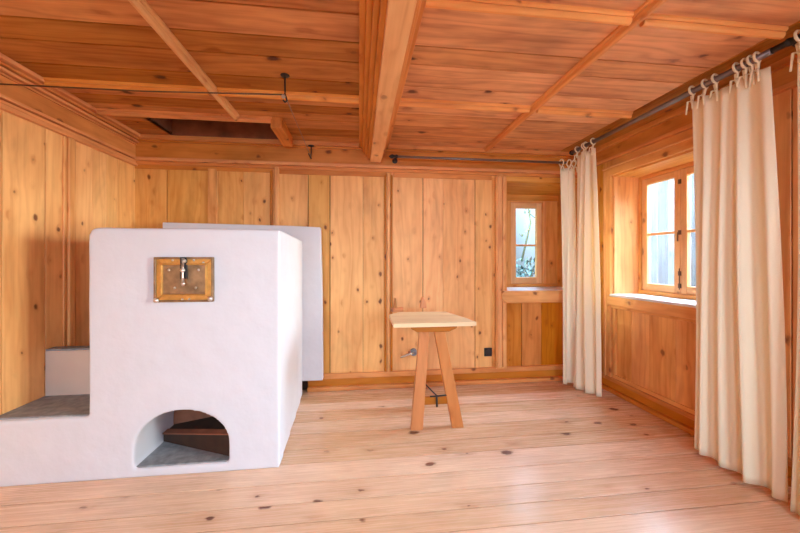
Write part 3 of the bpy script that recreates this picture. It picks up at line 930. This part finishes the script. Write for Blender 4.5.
# ------------------------------------------------------------------ curtains
def curtain(label, top, foot, rod, nf, amp, ztop, zfoot, ties, seed, side=1, hemfn=None, lean=0):
    """top/foot: ((x,y),(x,y)) end points of the cloth at the top and the foot; rod z"""
    rnd = random.Random(seed)
    base = ((foot[0][0] + foot[1][0]) / 2, (foot[0][1] + foot[1][1]) / 2, 0)
    root = empty('curtain', base, label, 'curtain', 'cream linen curtains')
    NU, NV = nf * 18, 48
    fx = [rnd.uniform(.75, 1.25) for _ in range(nf)]
    am = [rnd.uniform(.6, 1.25) for _ in range(nf + 1)]
    am[-1] = .3; am[0] = .5
    tot = sum(fx); acc = [0]
    for v in fx: acc.append(acc[-1] + v / tot)
    bm = bmesh.new(); grid = []
    dr = [rnd.uniform(-1, 1) for _ in range(8)]
    for j in range(NV + 1):
        t = j / NV
        row = []
        for i in range(NU + 1):
            u = i / NU
            k = 0
            while k < nf - 1 and u > acc[k + 1]: k += 1
            lu = (u - acc[k]) / (acc[k + 1] - acc[k])
            aa = (am[k] * (1 - lu) + am[k + 1] * lu)
            ph = lu * 2 * PI
            a = Vector(top[0]).lerp(Vector(top[1]), u); b2 = Vector(foot[0]).lerp(Vector(foot[1]), u)
            p = a.lerp(b2, t ** .9)
            d = (Vector(top[1]) - Vector(top[0])).normalized(); nr = Vector((-d.y, d.x))
            w_ = .45 + .55 * min(1, t * 2.2)
            s_ = math.sin(ph + .5 * math.sin(2.3 * t + dr[0])) + .16 * math.sin(2 * ph + 1.6 * t + dr[1]) + .07 * math.sin(5.1 * u * nf + 4 * t)
            p = p + nr * (amp * aa * w_ * s_ * side) + d * (.012 * math.sin(3.2 * t + 6 * u + dr[2]))
            zt = ztop - .010 * min(1, min(abs(u - c_) for c_ in ties) / .06)
            zf = zfoot + (hemfn(u) if hemfn else 0)
            row.append(bm.verts.new((p.x - base[0], p.y - base[1], zt + (zf - zt) * t)))
        grid.append(row)
    for j in range(NV):
        for i in range(NU):
            f_ = bm.faces.new([grid[j][i], grid[j][i + 1], grid[j + 1][i + 1], grid[j + 1][i]]); f_.smooth = True
    me = bpy.data.meshes.new('cloth'); bm.to_mesh(me)
    tops = [grid[0][round(k * NU)].co.copy() for k in ties]
    bm.free()
    me.materials.append(M['linen'])
    o = bpy.data.objects.new('cloth', me); C.objects.link(o); o.parent = root
    s = o.modifiers.new('s', 'SOLIDIFY'); s.thickness = .0022; s.offset = 0
    d = (Vector(top[1]) - Vector(top[0])).normalized(); nr = Vector((-d.y, d.x))
    for k, tp in enumerate(tops):
        q = MB()
        # loop over the rod, then two loose ends of the tie
        wtp = Vector((tp.x + base[0], tp.y + base[1]))
        axis, val, rz = rod
        off_n = (val - wtp[axis])
        sgn = Vector((0, 0)); sgn[axis] = 1
        cz = rz
        rc = Vector((tp.x, tp.y)) + sgn * off_n
        pts = []
        for m_ in range(13):
            a = -PI * .45 + (PI * 1.9) * m_ / 12
            pts.append((rc.x + sgn.x * .027 * math.cos(a) + d.x * .01 * (m_ / 6 - 1), rc.y + sgn.y * .027 * math.cos(a) + d.y * .01 * (m_ / 6 - 1), cz + .003 + .028 * math.sin(a)))
        pts = [(tp.x, tp.y, tp.z - .01)] + pts + [(tp.x, tp.y, tp.z - .01)]
        q.tube(pts, .0062, 6)
        for sg in (-1, 1):
            e = rnd.uniform(.03, .08)
            q.tube([(tp.x, tp.y, tp.z + .004), (tp.x + d.x * .014 * sg - abs(sgn.x) * .016, tp.y + d.y * .014 * sg - abs(sgn.y) * .016, tp.z + .004), (tp.x + d.x * .02 * sg - abs(sgn.x) * .02, tp.y + d.y * .02 * sg - abs(sgn.y) * .02, tp.z - e)], [.006, .006, .004], 6)
        q.ball((tp.x - abs(sgn.x) * .004, tp.y - abs(sgn.y) * .004, tp.z + .004), .009, 8)
        q.build('tie', M['linen'], root)
    return root


curtain('large cream curtain in front of the right wall between the two windows', ((RX, 1.865), (RX, 1.46)), ((2.05, 1.87), (2.09, 1.435)),
        (0, RX, RZ), 4, .036, 2.182, .012, (0, .16, .31, .63, .73, .81, .88), 3, hemfn=lambda u: .03 - .03 * u)
curtain('cream curtain at the right edge of the photo, nearest the camera', ((RX, 1.355), (RX, 1.05)), ((2.03, 1.385), (2.06, 1.0)),
        (0, RX, RZ), 4, .032, 2.175, .012, (.02, .12, .5, .9), 11)
curtain('front cream curtain of the pair in the far corner, on the right rod', ((RX, 2.98), (RX, 2.73)), ((2.00, 2.98), (2.10, 2.735)),
        (0, RX, RZ), 3, .024, 2.195, .012, (0, .35, .5, .9), 5)
curtain('rear cream curtain of the pair in the far corner, beside the small window', ((1.945, BY), (2.10, BY)), ((1.92, 3.02), (2.08, 3.05)),
        (1, BY, BZ), 2, .02, 2.11, .03, (.05, .5, .95), 8)

# ------------------------------------------------------------------ outside
q = MB(); q.box(-14, 16, -14, 22, -.75, -.7)
struct(q.build('ground_outside', M['grass']))
q = MB()
yy = 3.6
while yy < 8.5:
    wd = random.uniform(.12, .22)
    q.box(4.9, 4.95 + random.uniform(0, .03), yy, yy + wd * random.uniform(.78, .93), -.7, 3.4, 'z')
    yy += wd
bar = q.build('barn_wall', M['barn'])
tag(bar, 'pale weathered board wall outside the right window', 'barn wall')
q = MB()  # added unseen screen, keeps the low sky glow off the far window's reveal
yy = 2.75
while yy < 6:
    q.box(yy + .004, yy + .18, 1.25, 1.30, -.7, 2.9, 'z'); yy += .184
q.box(2.72, 6.1, 1.22, 1.33, 2.9, 2.97, 'x')
q.box(2.66, 2.75, 1.22, 1.33, -.7, 2.9, 'z')
tag(q.build('added_light_screen', M['pine_frame'], bevel=.003), 'tall timber screen added outside between the two right windows to block low sky light', 'screen')
sh = empty('garden_bush', (3.1, 6.2, -.7), 'teal green bush outside the small far window', 'bush')
q = MB()
for k in range(9):
    a = random.uniform(0, 2 * PI)
    q.tube([(0, 0, 0), (.25 * math.cos(a), .25 * math.sin(a), .8), (.6 * math.cos(a), .6 * math.sin(a), random.uniform(1.3, 1.9))], [.04, .03, .01], 6)
q.build('stem', M['twig'], sh)
bm = bmesh.new()
for k in range(3600):
    while True:
        p = Vector((random.uniform(-1.5, 1.5), random.uniform(-.8, .8), random.uniform(0.0, 2.0)))
        if (p.x / 1.5) ** 2 + (p.y / .8) ** 2 + ((p.z - .8) / 1.17) ** 2 < 1: break
    R = Matrix.Rotation(random.uniform(0, 6.28), 3, 'Z') @ Matrix.Rotation(random.uniform(-1.2, 1.2), 3, 'X')
    l_ = random.uniform(.06, .12)
    vs = [bm.verts.new(p + R @ Vector(c)) for c in ((0, -l_, 0), (l_ * .28, 0, .01), (0, l_, 0), (-l_ * .28, 0, .01))]
    bm.faces.new(vs)
me = bpy.data.meshes.new('foliage'); bm.to_mesh(me); bm.free(); me.materials.append(M['foliage'])
o = bpy.data.objects.new('foliage', me); C.objects.link(o); o.parent = sh
q = MB()
q.tube([(3.0, 6.0, 1.2), (3.15, 5.95, 1.9), (3.05, 5.9, 2.4), (3.2, 5.9, 2.9)], [.02, .016, .012, .006], 6)
q.tube([(3.10, 5.95, 2.1), (3.3, 5.95, 1.95), (3.45, 5.9, 1.75)], [.01, .008, .005], 6)
q.tube([(3.08, 5.9, 2.3), (2.95, 5.9, 2.45), (2.9, 5.9, 2.7)], [.009, .007, .004], 6)
q.tube([(3.12, 5.95, 1.8), (2.98, 5.95, 1.65), (2.9, 5.9, 1.7)], [.009, .007, .004], 6)
for k in range(12):
    p = Vector((random.uniform(2.85, 3.45), 5.9, random.uniform(1.6, 2.9)))
    q.ball(p, .02, 6, (1, .3, 1.6))
q.build('branch', M['twig'], sh, offset=(3.1, 6.2, -.7))
